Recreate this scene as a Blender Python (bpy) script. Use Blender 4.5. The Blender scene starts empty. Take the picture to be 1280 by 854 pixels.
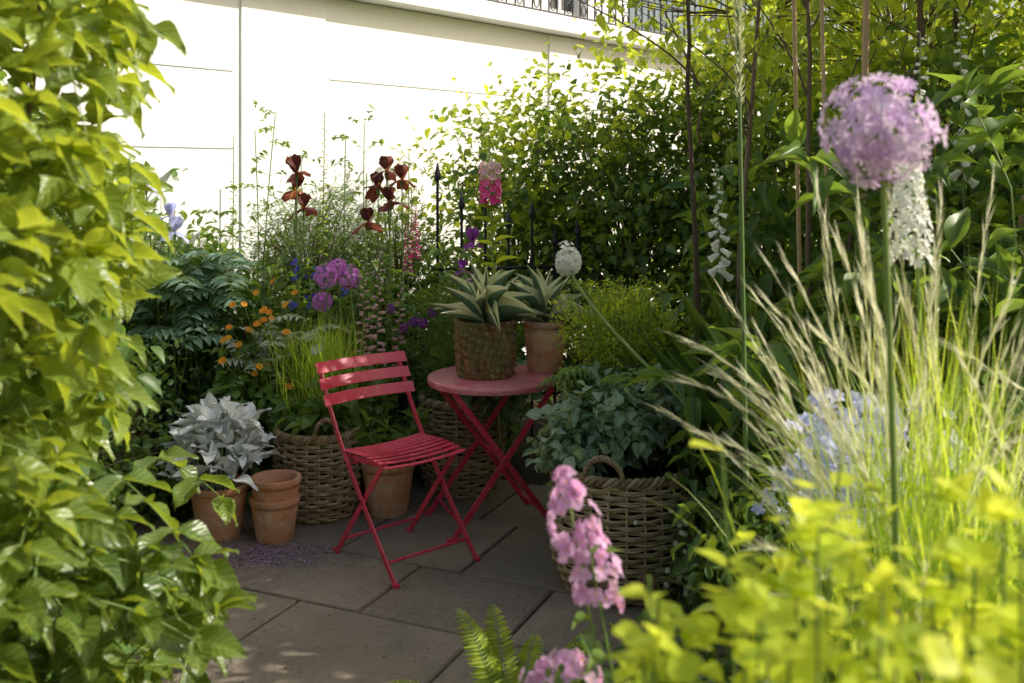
import bpy, math
import numpy as np
from mathutils import Vector
R=np.random.default_rng(11)
A=lambda *a:np.array(a,float)
def nrm(v): return v/np.maximum(np.linalg.norm(v,axis=-1,keepdims=True),1e-9)
UP=A(0,0,1)
scene=bpy.context.scene
# ------------------------------------------------------------ materials
def C(c): return (c[0],c[1],c[2],1)
class NT:
    def __init__(s,name):
        s.m=bpy.data.materials.new(name); s.m.use_nodes=True
        s.t=s.m.node_tree; s.t.nodes.clear(); s.L=s.t.links
        s.out=s.n('ShaderNodeOutputMaterial')
    def n(s,ty,**k):
        x=s.t.nodes.new(ty)
        for a,b in k.items(): setattr(x,a,b)
        return x
    def lk(s,a,b): s.L.new(a,b)
    def math(s,op,a,b=None,clamp=False):
        x=s.n('ShaderNodeMath',operation=op); x.use_clamp=clamp
        for i,q in enumerate((a,b)):
            if q is None: continue
            if isinstance(q,(int,float)): x.inputs[i].default_value=q
            else: s.lk(q,x.inputs[i])
        return x.outputs[0]
    def mix(s,f,a,b,blend='MIX'):
        x=s.n('ShaderNodeMix',data_type='RGBA',blend_type=blend)
        for i,q in ((0,f),(6,a),(7,b)):
            if isinstance(q,(int,float)): x.inputs[i].default_value=q
            elif isinstance(q,tuple): x.inputs[i].default_value=C(q)
            else: s.lk(q,x.inputs[i])
        return x.outputs[2]
    def noise(s,scale,detail=4,rough=.55,stretch=None):
        tc=s.n('ShaderNodeTexCoord'); x=s.n('ShaderNodeTexNoise')
        x.inputs['Scale'].default_value=scale; x.inputs['Detail'].default_value=detail; x.inputs['Roughness'].default_value=rough
        if stretch:
            mp=s.n('ShaderNodeMapping'); mp.inputs['Scale'].default_value=stretch
            s.lk(tc.outputs['Object'],mp.inputs[0]); s.lk(mp.outputs[0],x.inputs[0])
        else: s.lk(tc.outputs['Object'],x.inputs[0])
        return x.outputs[0]
    def ramp(s,f,lo,hi):
        x=s.n('ShaderNodeMapRange'); x.inputs[1].default_value=lo; x.inputs[2].default_value=hi
        s.lk(f,x.inputs[0]); return x.outputs[0]
    def bump(s,h,st,d=.01):
        x=s.n('ShaderNodeBump'); x.inputs['Strength'].default_value=st; x.inputs['Distance'].default_value=d
        s.lk(h,x.inputs['Height']); return x.outputs[0]
    def attr(s):
        a=s.n('ShaderNodeAttribute',attribute_name='lf'); x=s.n('ShaderNodeSeparateColor'); s.lk(a.outputs['Color'],x.inputs[0])
        return x.outputs
    def prin(s,col,rough=.5,metal=0,nor=None,spec=.5):
        p=s.n('ShaderNodeBsdfPrincipled')
        if isinstance(col,tuple): p.inputs['Base Color'].default_value=C(col)
        else: s.lk(col,p.inputs['Base Color'])
        if isinstance(rough,(int,float)): p.inputs['Roughness'].default_value=rough
        else: s.lk(rough,p.inputs['Roughness'])
        p.inputs['Metallic'].default_value=metal; p.inputs['Specular IOR Level'].default_value=spec
        if nor is not None: s.lk(nor,p.inputs['Normal'])
        return p.outputs[0]
    def fin(s,sh): s.lk(sh,s.out.inputs[0]); return s.m

def leafmat(name,c1,c2,trans=.4,tc=None,mid=None,margin=None,rough=.42,spec=.45,veins=False,tipc=None):
    t=NT(name); a=t.attr()
    col=t.mix(a[0],c1,c2)
    if veins:
        nz=t.ramp(t.noise(9,2),.3,.7); col=t.mix(t.math('MULTIPLY',nz,.35),col,tuple(x*.55 for x in c1))
    if tipc: col=t.mix(t.ramp(a[2],.3,1.0),col,tipc)
    if mid: col=t.mix(t.math('MULTIPLY',t.ramp(a[1],.16,.04),.6),col,mid)
    if margin: col=t.mix(t.ramp(a[1],.48,.56),col,margin)
    nor=None
    if veins:
        w=t.math('SINE',t.math('SUBTRACT',t.math('MULTIPLY',a[2],48.),t.math('MULTIPLY',a[1],13.)))
        w2=t.math('MULTIPLY',t.ramp(w,.6,1.),.2)
        col=t.mix(w2,col,tuple(min(1,x*1.4+.02) for x in c2))
        nor=t.bump(w,.3,.0015)
    p=t.prin(col,rough,0,nor,spec)
    tr=t.n('ShaderNodeBsdfTranslucent')
    if tc is None:
        g=t.mix(1.0,col,(2.6,2.2,1.0),'MULTIPLY'); t.lk(g,tr.inputs[0])
    else: tr.inputs[0].default_value=C(tc)
    mx=t.n('ShaderNodeMixShader'); mx.inputs[0].default_value=trans
    t.lk(p,mx.inputs[1]); t.lk(tr.outputs[0],mx.inputs[2])
    return t.fin(mx.outputs[0])
def petal(name,c1,c2,trans=.35,mid=None,tipc=None): 
    return leafmat(name,c1,c2,trans,tuple(min(1,x*1.15+.01) for x in c2),mid=mid,rough=.6,spec=.25,tipc=tipc)

M={}
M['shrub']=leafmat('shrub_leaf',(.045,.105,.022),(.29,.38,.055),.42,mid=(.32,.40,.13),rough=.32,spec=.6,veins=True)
M['mid']=leafmat('leaf_mid',(.06,.13,.035),(.18,.29,.06),.42,mid=(.24,.34,.12))
M['dark']=leafmat('leaf_dark',(.05,.11,.03),(.14,.24,.05),.42,mid=(.18,.26,.10))
M['bright']=leafmat('leaf_bright',(.16,.25,.035),(.38,.48,.07),.5,mid=(.42,.50,.16))
M['lime']=leafmat('leaf_lime',(.36,.48,.03),(.70,.76,.06),.5,(.92,.96,.10),rough=.5)
M['blue']=leafmat('leaf_blue',(.11,.21,.15),(.24,.36,.26),.28,mid=(.36,.46,.36),rough=.55)
M['silver']=leafmat('leaf_silver',(.70,.73,.70),(.86,.87,.85),.15,(.75,.78,.74),mid=(.88,.88,.86),rough=.85,spec=.15)
M['grey']=leafmat('leaf_grey',(.30,.38,.32),(.50,.56,.48),.2,mid=(.56,.6,.54),rough=.7)
M['agave']=leafmat('agave_leaf',(.09,.18,.10),(.16,.26,.16),.12,(.3,.4,.2),margin=(.92,.88,.52),rough=.5)
M['lamium']=leafmat('lamium_leaf',(.10,.20,.10),(.34,.44,.32),.28,mid=(.55,.6,.5),rough=.6)
M['grass']=leafmat('grass_blade',(.20,.34,.05),(.45,.58,.10),.5,rough=.5)
M['stipa']=leafmat('feather_grass',(.40,.50,.12),(.64,.70,.24),.5,(.82,.88,.35),rough=.55)
M['awn']=leafmat('grass_awn',(.80,.77,.50),(.94,.92,.74),.45,(.96,.94,.72),rough=.6)
M['stem']=leafmat('green_stem',(.12,.21,.06),(.26,.36,.10),.1,rough=.5)
M['twig']=leafmat('woody_twig',(.10,.07,.04),(.23,.16,.10),.0,rough=.8)
M['cane']=leafmat('cane_bark',(.38,.24,.12),(.56,.38,.21),.0,rough=.7)
M['allium']=petal('allium_petal',(.58,.15,.62),(.78,.34,.80))
M['alliumP']=petal('allium_pale_petal',(.55,.26,.68),(.92,.76,.93))
M['violet']=petal('violet_petal',(.24,.05,.36),(.42,.10,.50))
M['litter']=petal('litter_petal',(.20,.12,.20),(.50,.36,.52),.1)
M['white']=petal('white_petal',(.84,.84,.68),(.93,.93,.86))
M['pink']=petal('pink_petal',(.72,.28,.62),(.90,.60,.84))
M['hot']=petal('magenta_petal',(.80,.04,.30),(.92,.22,.48))
M['fox']=petal('foxglove_petal',(.70,.36,.46),(.88,.62,.62))
M['cream']=petal('cream_petal',(.6,.62,.32),(.82,.80,.55))
M['rust']=petal('iris_petal',(.09,.022,.020),(.22,.055,.032),.2)
M['rustF']=petal('iris_fall_petal',(.12,.022,.02),(.30,.07,.03),.2,mid=(.6,.3,.05))
M['lilac']=petal('lilac_petal',(.46,.48,.84),(.68,.70,.94))
M['blueP']=petal('blue_petal',(.06,.08,.45),(.15,.17,.66))
M['orange']=petal('orange_petal',(.85,.26,.02),(.93,.46,.05))
M['yellow']=petal('yellow_centre',(.8,.55,.04),(.85,.65,.06))
def simple(name,f): t=NT(name); return f(t)
def _wall(t):
    n=t.ramp(t.noise(1.3,6,.6),.42,.72); n2=t.ramp(t.noise(14,5,.7,(1,1,.15)),.5,.8)
    c=t.mix(t.math('MULTIPLY',n,.22),(.89,.89,.88),(.77,.76,.73)); c=t.mix(t.math('MULTIPLY',n2,.18),c,(.6,.58,.53))
    return t.fin(t.prin(c,.75,0,t.bump(t.noise(30,6),.25,.01),.3))
M['wall']=simple('white_render',_wall)
def _metal(t):
    n=t.ramp(t.noise(45,5,.65),.52,.75); n2=t.ramp(t.noise(7,4),.35,.7)
    c=t.mix(n2,(.66,.028,.075),(.78,.065,.13)); c=t.mix(t.math('MULTIPLY',n,.35),c,(.70,.34,.32))
    return t.fin(t.prin(c,t.math('ADD',t.math('MULTIPLY',n2,.2),.27),0,t.bump(t.noise(120,3),.08,.002),.55))
M['metal']=simple('raspberry_painted_metal',_metal)
def _ttop(t):
    n=t.ramp(t.noise(9,6,.7),.38,.68); n3=t.ramp(t.noise(70,4,.6),.55,.7)
    c=t.mix(n,(.66,.11,.17),(.68,.30,.30)); c=t.mix(t.math('MULTIPLY',n3,.5),c,(.28,.15,.12))
    return t.fin(t.prin(c,.36,0,t.bump(t.noise(60,3),.1,.002)))
M['ttop']=simple('weathered_table_paint',_ttop)
def _terra(t):
    n=t.ramp(t.noise(7,6,.7),.45,.72); n2=t.ramp(t.noise(2.5,4),.3,.7); n3=t.ramp(t.noise(22,6,.7),.52,.7)
    c=t.mix(n2,(.62,.25,.12),(.72,.36,.20)); c=t.mix(t.math('MULTIPLY',n,.75),c,(.76,.61,.49)); c=t.mix(t.math('MULTIPLY',n3,.6),c,(.22,.16,.09))
    return t.fin(t.prin(c,.88,0,t.bump(t.noise(50,5),.35,.004),.2))
M['terra']=simple('terracotta',_terra)
def _bark(t):
    n=t.ramp(t.noise(34,7,.8,(1,1,.35)),.38,.62); n2=t.ramp(t.noise(9,6,.7),.42,.58); n3=t.ramp(t.noise(60,4,.7),.5,.65)
    c=t.mix(n,(.10,.045,.022),(.70,.36,.17)); c=t.mix(t.math('MULTIPLY',n2,.8),c,(.26,.27,.09)); c=t.mix(t.math('MULTIPLY',n3,.4),c,(.6,.5,.33))
    return t.fin(t.prin(c,.92,0,t.bump(t.noise(40,8,.8,(1,1,.4)),1.,.035),.15))
M['bark']=simple('bark_textured_clay',_bark)
def _wick(t):
    a=t.attr(); n=t.ramp(t.noise(25,5,.6),.35,.7)
    c=t.mix(a[0],(.24,.14,.065),(.62,.46,.28)); c=t.mix(t.math('MULTIPLY',n,.4),c,(.38,.34,.26))
    return t.fin(t.prin(c,.65,0,t.bump(t.noise(150,3),.3,.002),.4))
M['wicker']=simple('wicker',_wick)
def _pave(t):
    a=t.attr(); n=t.ramp(t.noise(3.2,8,.68),.32,.7); n2=t.ramp(t.noise(38,7,.7),.42,.7); n4=t.ramp(t.noise(1.1,3),.45,.62)
    c=t.mix(a[0],(.27,.205,.155),(.38,.30,.235)); c=t.mix(t.math('MULTIPLY',n,.7),c,(.16,.13,.105)); c=t.mix(t.math('MULTIPLY',n2,.45),c,(.44,.37,.30))
    c=t.mix(t.math('MULTIPLY',n4,.3),c,(.11,.115,.08))
    return t.fin(t.prin(c,.72,0,t.bump(t.noise(9,10,.72),.7,.025),.4))
M['pave']=simple('sandstone',_pave)
def _soil(t):
    n=t.ramp(t.noise(20,8,.7),.3,.7)
    return t.fin(t.prin(t.mix(n,(.035,.026,.018),(.10,.075,.05)),.95,0,t.bump(t.noise(35,8,.7),1.,.04),.1))
M['soil']=simple('dark_soil',_soil)
M['iron']=simple('black_iron',lambda t:t.fin(t.prin(t.mix(t.noise(40),(.012,.013,.016),(.03,.03,.035)),.45)))
M['glass']=simple('window_glass',lambda t:t.fin(t.prin((.03,.04,.05),.08)))

# ------------------------------------------------------------ builder
class MB:
    def __init__(s): s.v=[];s.f=[];s.m=[];s.a=[];s.n=0
    def add(s,v,f,a,mi):
        s.v.append(v); s.f.append(f+s.n); s.m.append(np.full(len(f),mi)); s.a.append(a); s.n+=len(v)
    def inst(s,T,P,D,N,S,rnd=None,mi=0):
        tv,tf,ta=T; n=len(P); K=len(tv)
        if n==0: return
        P=np.broadcast_to(P,(n,3)); D=nrm(np.broadcast_to(D,(n,3))); N=np.broadcast_to(N,(n,3))
        N=N+R.normal(0,.01,(n,3))
        Z=nrm(N-D*(N*D).sum(1,keepdims=True)); X=np.cross(D,Z)
        S=np.asarray(S,float)
        if S.ndim==1 and S.shape[0]==3 and n!=3: S=np.broadcast_to(S,(n,3))
        if S.ndim==1: S=np.broadcast_to(S,(n,3)) 
        l=tv[None]*S[:,None,:]
        v=P[:,None]+l[...,0:1]*X[:,None]+l[...,1:2]*D[:,None]+l[...,2:3]*Z[:,None]
        f=(tf[None]+(np.arange(n)*K)[:,None,None]).reshape(-1,4)
        if rnd is None: rnd=R.random(n)
        a=np.ones((n,K,4)); a[...,0]=np.clip(rnd,0,1)[:,None]; a[...,1]=ta[None,:,0]; a[...,2]=ta[None,:,1]
        s.add(v.reshape(-1,3),f,a.reshape(-1,4),mi)
    def tube(s,pts,rad,sides=6,mi=0,rnd=.5):
        pts=np.asarray(pts,float); n=len(pts); t=nrm(np.gradient(pts,axis=0))
        ref=np.eye(3)[np.argmin(np.abs(t).mean(0))]
        X=nrm(np.cross(t,ref)); Y=np.cross(t,X)
        an=np.arange(sides)*2*math.pi/sides; rad=np.broadcast_to(rad,(n,))
        v=pts[:,None]+rad[:,None,None]*(np.cos(an)[None,:,None]*X[:,None]+np.sin(an)[None,:,None]*Y[:,None])
        i,j=np.meshgrid(np.arange(n-1),np.arange(sides),indexing='ij'); j2=(j+1)%sides
        f=np.stack([i*sides+j,i*sides+j2,(i+1)*sides+j2,(i+1)*sides+j],-1).reshape(-1,4)
        a=np.ones((n*sides,4)); a[:,0]=rnd; a[:,1]=.5; a[:,2]=.5
        s.add(v.reshape(-1,3),f,a,mi)
    def sweep(s,pts,side,w,h,mi=0,rnd=.5):
        pts=np.asarray(pts,float); n=len(pts); t=nrm(np.gradient(pts,axis=0)); side=nrm(np.broadcast_to(side,(n,3)))
        N=nrm(np.cross(t,side))
        v=np.stack([pts+side*w/2+N*h/2,pts-side*w/2+N*h/2,pts-side*w/2-N*h/2,pts+side*w/2-N*h/2],1).reshape(-1,3)
        i,j=np.meshgrid(np.arange(n-1),np.arange(4),indexing='ij'); j2=(j+1)%4
        f=np.stack([i*4+j,i*4+j2,(i+1)*4+j2,(i+1)*4+j],-1).reshape(-1,4)
        e=(n-1)*4; f=np.vstack([f,[[3,2,1,0]],[[e,e+1,e+2,e+3]]])
        a=np.ones((n*4,4)); a[:,0]=rnd; a[:,1:3]=.5
        s.add(v,f,a,mi)
    def lathe(s,prof,c,seg=48,mi=0,rnd=.5,fn=None):
        prof=np.asarray(prof,float); n=len(prof); an=np.arange(seg)*2*math.pi/seg
        r=np.repeat(prof[:,0:1],seg,1); z=np.repeat(prof[:,1:2],seg,1)
        if fn is not None: r=r+fn(r,z,an[None,:])
        v=np.stack([c[0]+r*np.cos(an),c[1]+r*np.sin(an),c[2]+z],-1).reshape(-1,3)
        i,j=np.meshgrid(np.arange(n-1),np.arange(seg),indexing='ij'); j2=(j+1)%seg
        f=np.stack([i*seg+j,i*seg+j2,(i+1)*seg+j2,(i+1)*seg+j],-1).reshape(-1,4)
        a=np.ones((n*seg,4)); a[:,0]=rnd; a[:,1:3]=.5
        s.add(v,f,a,mi)
    def box(s,c,ax,h,mi=0,rnd=.5):
        c=np.asarray(c,float); ax=np.asarray(ax,float)
        v=np.array([c+ax[0]*h[0]*i+ax[1]*h[1]*j+ax[2]*h[2]*k for i in(-1,1) for j in(-1,1) for k in(-1,1)])
        f=np.array([[0,1,3,2],[4,6,7,5],[0,4,5,1],[2,3,7,6],[0,2,6,4],[1,5,7,3]])
        a=np.ones((8,4)); a[:,0]=rnd; s.add(v,f,a,mi)
    def build(s,name,mats,smooth=True,bevel=0):
        v=np.concatenate(s.v); f=np.concatenate(s.f).astype(np.int32); m=np.concatenate(s.m).astype(np.int32); a=np.concatenate(s.a)
        me=bpy.data.meshes.new(name); me.vertices.add(len(v)); me.vertices.foreach_set('co',v.astype(np.float32).ravel())
        me.loops.add(len(f)*4); me.loops.foreach_set('vertex_index',f.ravel())
        me.polygons.add(len(f)); me.polygons.foreach_set('loop_start',np.arange(len(f),dtype=np.int32)*4)
        for k in mats: me.materials.append(M[k])
        me.polygons.foreach_set('material_index',m); me.polygons.foreach_set('use_smooth',np.full(len(f),smooth))
        me.update(calc_edges=True)
        at=me.attributes.new('lf','FLOAT_COLOR','POINT'); at.data.foreach_set('color',a.astype(np.float32).ravel())
        ob=bpy.data.objects.new(name,me); scene.collection.objects.link(ob)
        if bevel:
            b=ob.modifiers.new('bevel','BEVEL'); b.width=bevel; b.segments=2; b.limit_method='ANGLE'
        return ob
def qb(a,b,c,n=8):
    t=np.linspace(0,1,n)[:,None]; return (1-t)**2*A(*a)+2*t*(1-t)*A(*b)+t*t*A(*c)
# ------------------------------------------------------------ templates
def leafT(rows,prof,fold=.15,droop=.2,cols=1,wave=0.,tipdrop=2.):
    cs=np.linspace(-1,1,2*cols+1); t=np.linspace(0,1,rows); w=np.maximum(prof(t),.012)
    v=[];a=[]
    for ti,wi in zip(t,w):
        for c in cs:
            v.append((c*wi,ti,fold*abs(c)*wi*1.2-droop*ti**tipdrop+wave*math.sin(ti*9+2*c)*abs(c)*.05)); a.append((abs(c),ti))
    k=len(cs); i,j=np.meshgrid(np.arange(rows-1),np.arange(k-1),indexing='ij')
    f=np.stack([i*k+j,i*k+j+1,(i+1)*k+j+1,(i+1)*k+j],-1).reshape(-1,4)
    return np.array(v),f,np.array(a)
ov=lambda t:.5*np.sin(math.pi*t**.72)**.85
la=lambda t:.5*np.sin(math.pi*t**.85)**1.0
rd=lambda t:.5*np.sqrt(np.clip(1-(2*t-1)**2,0,1))
st=lambda t:.5*np.minimum(1,np.minimum((t+.25)*2.2,(1-t)*2.2))
ag=lambda t:.5*np.clip(np.minimum(.62+1.1*t,(1-t)**.8*1.75),0,1)
pe=lambda t:.5*np.sin(math.pi*np.clip(t,0,1)**1.7*.93+.05)**.8
pb=lambda t:.5*np.sin(math.pi*np.clip(t,0,1)**1.35*.86+.10)**.65
BIG=leafT(9,ov,.22,.14,2,1.2); BIG2=leafT(9,ov,.30,.34,2,1.5)
MED=leafT(5,ov,.25,.25,1); SML=leafT(4,ov,.25,.15,1); LAN=leafT(5,la,.3,.3,1); RND=leafT(5,rd,.15,.1,1)
STR=leafT(9,st,.5,.45,1); NEE=leafT(3,la,.1,.05,1); AG=leafT(12,ag,.45,.16,3); PET=leafT(4,pe,.2,.12,1); PETF=leafT(8,pb,-.25,.85,2,2.5,1.6); PETS=leafT(8,pb,.7,-.45,2,2.5,2.0)
LSM=leafT(10,lambda t:.5*np.sin(math.pi*t**.8)**.9,.35,.45,2,1.)
TH=leafT(2,lambda t:.5+0*t,0,0,1)
def bellT():
    prof=[(0.12,0),(.28,.15),(.33,.5),(.36,.8),(.5,1.0)]; v=[];a=[];k=7
    for r,y in prof:
        for j in range(k):
            q=2*math.pi*j/k; v.append((r*math.cos(q),y,r*math.sin(q))); a.append((.5,y))
    i,j=np.meshgrid(np.arange(len(prof)-1),np.arange(k),indexing='ij'); j2=(j+1)%k
    return np.array(v),np.stack([i*k+j,i*k+j2,(i+1)*k+j2,(i+1)*k+j],-1).reshape(-1,4),np.array(a)
BELL=bellT()
# ------------------------------------------------------------ plant generators
def sc(n,l,w,j=.25):
    k=1+R.uniform(-j,j,n); return np.stack([w*k*(1+R.uniform(-.15,.15,n)),l*k,l*k],1)
def clump(B,ells,ncl,lpc,l,w,T,mi=0,cr=.08,droop=-.25,up=.8,shell=.5,lump=.18,tw=None,out=.6,rb=0.,zmin=None):
    E=np.array(ells,float); wt=(E[:,3]*E[:,4]+E[:,3]*E[:,5]+E[:,4]*E[:,5]); idx=R.choice(len(E),ncl,p=wt/wt.sum()); e=E[idx]
    d=nrm(R.normal(0,1,(ncl,3))); r=shell+(1-shell)*R.random(ncl)**.7
    lm=1+lump*(np.sin(d[:,0]*5+e[:,0]*3)*np.sin(d[:,2]*6+e[:,1])+.7*np.sin(d[:,1]*11+d[:,0]*9))+R.normal(0,.06,ncl)
    c=e[:,:3]+d*e[:,3:]*(r*lm)[:,None]
    k=c[:,2]>(.03 if zmin is None else zmin); c=c[k]; d=d[k]; e=e[k]; ncl=len(c)
    o=nrm(d/e[:,3:])
    P=np.repeat(c,lpc,0)+R.normal(0,cr,(ncl*lpc,3)); O=np.repeat(o,lpc,0); n=len(P)
    D=O*out+R.normal(0,.65,(n,3))+UP*droop; N=UP*up+O*.45+R.normal(0,.4,(n,3))
    rn=np.repeat(R.random(ncl),lpc)*.55+R.random(n)*.45+rb
    B.inst(T,P,D,N,sc(n,l,w,.35),rn,mi)
    if tw is not None:
        for q in range(0,ncl,3):
            p0=c[q]; p2=e[q,:3]+(c[q]-e[q,:3])*.25-UP*e[q,5]*.25
            if p2[2]<0: p2[2]=0.02
            B.tube(qb(p2,(p0+p2)/2+R.normal(0,.05,3),p0,5),np.linspace(.006,.002,5),4,tw,R.random())
    return c
def bush(name,ells,ncl,lpc,l,w,T,mat,**k):
    B=MB(); tw=k.pop('twigs',True); clump(B,ells,ncl,lpc,l,w,T,0,tw=1 if tw else None,**k); return B.build(name,[mat,'twig'])
def shoot(B,p0,d,L,np_,ll,lw,T,mi=0,ms=1,droop=.3,rn=None,first=.15,sr=.0025):
    d=nrm(A(*d)); mid=A(*p0)+d*L*.5+UP*L*.06; p2=A(*p0)+d*L-UP*L*droop
    P=qb(p0,mid,p2,10); B.tube(P,np.linspace(sr,sr*.5,10),5,ms,R.random())
    ts=np.linspace(first,1,np_); q=np.stack([np.interp(ts,np.linspace(0,1,10),P[:,i]) for i in range(3)],1)
    tg=nrm(np.gradient(q,axis=0)) if np_>1 else np.array([d]); s=nrm(np.cross(tg,UP)+1e-4); u=np.cross(s,tg)
    al=np.arange(np_)%2
    v=np.where(al[:,None]==0,s,s*.6+u*.6)
    PP=np.vstack([q,q]); DD=np.vstack([v+tg*.55-UP*.15,-v+tg*.55-UP*.15])+R.normal(0,.18,(2*np_,3)); 
    f=np.concatenate([np.linspace(.8,1,np_)*(1-.35*(ts>.93))]*2)
    S=sc(2*np_,ll,lw,.18)*f[:,None]
    b=R.random()*.5 if rn is None else rn
    B.inst(T,PP,DD,UP+R.normal(0,.3,(2*np_,3)),S,b+R.random(2*np_)*.4+np.concatenate([ts,ts])*.15,mi)
    B.inst(T,q[-1:].repeat(2,0),tg[-1]+R.normal(0,.3,(2,3)),UP+R.normal(0,.3,(2,3)),sc(2,ll*.7,lw*.7),np.full(2,b+.5),mi)
def flower(B,P,ax,k,pl,pw,op,mi,T=PET,off=0):
    P=np.atleast_2d(P); n=len(P); ax=nrm(np.broadcast_to(ax,(n,3))); r1=nrm(np.cross(ax,nrm(R.normal(0,1,(n,3))))); r2=np.cross(ax,r1)
    rn=R.random(n); sz=1+R.uniform(-.15,.15,n)
    for i in range(k):
        q=2*math.pi*(i+off)/k; rad=r1*math.cos(q)+r2*math.sin(q)
        B.inst(T,P,ax*math.cos(op)+rad*math.sin(op)+R.normal(0,.05,(n,3)),ax*math.sin(op)-rad*math.cos(op),np.stack([pw*sz,pl*sz,pl*sz],1),rn,mi)
def globe(B,c,r,n,pl,mi,ms,half=False,k=6,jit=.07,var=.14,pr=.0014):
    i=np.arange(n)+.5; ph=np.arccos(1-2*i/n); th=i*2.39996
    d=np.stack([np.cos(th)*np.sin(ph),np.sin(th)*np.sin(ph),np.cos(ph)],1)+R.normal(0,jit,(n,3)); d=nrm(d)
    rr=r*(1+R.uniform(-var,var*.6,n)); P=A(*c)+d*rr[:,None]
    B.inst(TH,np.repeat([A(*c)],n,0),d,nrm(R.normal(0,1,(n,3))),np.stack([np.full(n,pr),rr,rr],1),None,ms)
    flower(B,P,d,k,pl,pl*.40,1.15,mi,PET)
def stem(B,base,top,r=.004,mi=0,bow=.04,n=9):
    m=(A(*base)+A(*top))/2+A(R.normal(0,bow),R.normal(0,bow),0); P=qb(base,m,top,n); B.tube(P,np.linspace(r,r*.6,n),6,mi,R.random()); return P
def spike(B,base,top,frac,n,s0,s1,mi,ms,T=BELL,wd=.6,down=.3,lv=None,r=.004):
    P=stem(B,base,top,r,ms,.02,14); ts=frac+(1-frac)*np.linspace(0,1,n)
    q=np.stack([np.interp(ts,np.linspace(0,1,14),P[:,i]) for i in range(3)],1); th=np.arange(n)*2.4+R.normal(0,.2,n)
    D=np.stack([np.cos(th),np.sin(th),-down+np.linspace(0,.9,n)],1); s=np.linspace(s0,s1,n)
    B.inst(T,q+D*.004,D,UP+R.normal(0,.1,(n,3)),np.stack([s*wd,s,s*wd],1),None,mi)
    if lv is not None:
        k=10; tl=np.linspace(.05,frac*.9,k); q=np.stack([np.interp(tl,np.linspace(0,1,14),P[:,i]) for i in range(3)],1); th=np.arange(k)*2.4
        B.inst(LAN,q,np.stack([np.cos(th),np.sin(th),np.full(k,.5)],1),np.tile(UP,(k,1)),sc(k,.13,.035),None,lv)
def grass(B,base,spread,M_,h,reach,w,mi,seg=9,dirs=None,hj=.3,sag=.25):
    n=M_; a=R.uniform(0,2*math.pi,n) if dirs is None else dirs
    b=A(*base)+np.stack([R.normal(0,spread,n),R.normal(0,spread,n),np.zeros(n)],1)
    hh=h*(1+R.uniform(-hj,hj*.6,n)); rr=reach*R.uniform(.15,1.1,n)
    t=np.linspace(0,1,seg); d=np.stack([np.cos(a),np.sin(a),np.zeros(n)],1)
    p=b[:,None]+d[:,None]*(rr[:,None]*t**2.0)[...,None]+UP*(hh[:,None]*(t-sag*(rr/reach)[:,None]*t**3))[...,None]
    a2=a+math.pi/2+R.normal(0,.7,n); s=np.stack([np.cos(a2),np.sin(a2),np.zeros(n)],1)
    wb=R.normal(0,.012,(n,1))*np.sin(t*5+R.uniform(0,6,(n,1))); p=p+s[:,None]*wb[...,None]
    wt=w*np.minimum(1,(1-t)*3+.12)
    v=np.stack([p-s[:,None]*wt[None,:,None]/2,p+s[:,None]*wt[None,:,None]/2],2)
    i,j=np.meshgrid(np.arange(n),np.arange(seg-1),indexing='ij'); o=i*seg*2+j*2
    f=np.stack([o,o+1,o+3,o+2],-1).reshape(-1,4)
    at=np.ones((n,seg,2,4)); at[...,0]=R.random(n)[:,None,None]; at[...,1]=.5; at[...,2]=t[None,:,None]
    B.add(v.reshape(-1,3),f,at.reshape(-1,4),mi); return p
def frond(B,p0,d,L,n,pl,pw,mi,ms,T=LAN,droop=.35,rise=.3,shape=0):
    d=nrm(A(*d)); P=qb(p0,A(*p0)+d*L*.5+UP*L*rise,A(*p0)+d*L-UP*L*droop*.5,16); B.tube(P,np.linspace(.003,.001,16),4,ms,.5)
    ts=np.linspace(.12,.98,n); q=np.stack([np.interp(ts,np.linspace(0,1,16),P[:,i]) for i in range(3)],1); tg=nrm(np.gradient(q,axis=0))
    s=nrm(np.cross(tg,UP)+1e-4); u=np.cross(s,tg); pr=np.sin(math.pi*(.15+.85*ts))**.7+.12 if not shape else np.full(n,1.)
    for g in(-1,1):
        B.inst(T,q,s*g+tg*.35+R.normal(0,.06,(n,3)),u,np.stack([pw*pr,pl*pr,pl*pr],1),None,mi)

# ------------------------------------------------------------ ground, paving
B=MB(); g=150.; B.add(np.array([[-g,-g,-.03],[g,-g,-.03],[g,g,-.03],[-g,g,-.03]]),np.array([[0,1,2,3]]),np.ones((4,4)),0); B.build('ground',['soil'])
B=MB(); an=math.radians(-24); ex=A(math.cos(an),math.sin(an),0); ey=A(-math.sin(an),math.cos(an),0); y=-3.2; row=0
while y<3.6:
    wd=[.62,.75,.5,.62][row%4]; x=-3.4+[0,.37,.2,.55][row%4]
    while x<3.2:
        ln=R.choice([.62,.78,.9]); c=A(-.3,3.0,0)+ex*(x+ln/2)+ey*(y+wd/2)
        if -1.75<c[0]<1.5 and .3<c[1]<5.6:
            hx,hy=ln/2-.006,wd/2-.006; zt=R.uniform(-.003,.003); b=.006; rn=R.random()
            ring=lambda i,z:[c+ex*(hx-i)*sx+ey*(hy-i)*sy+UP*z+ (ex*sx+ey*sy)*R.uniform(-.003,.002) for sx,sy in((-1,-1),(1,-1),(1,1),(-1,1))]
            v=np.array(ring(0,-.04)+ring(0,zt-b)+ring(b,zt)); f=[[8,9,10,11]]
            for k in range(4): f+= [[k,(k+1)%4,4+(k+1)%4,4+k],[4+k,4+(k+1)%4,8+(k+1)%4,8+k]]
            a=np.ones((12,4)); a[:,0]=rn; B.add(v,np.array(f),a,0)
        x+=ln
    y+=wd; row+=1
B.build('stone_paving',['pave'],smooth=False)
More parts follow.
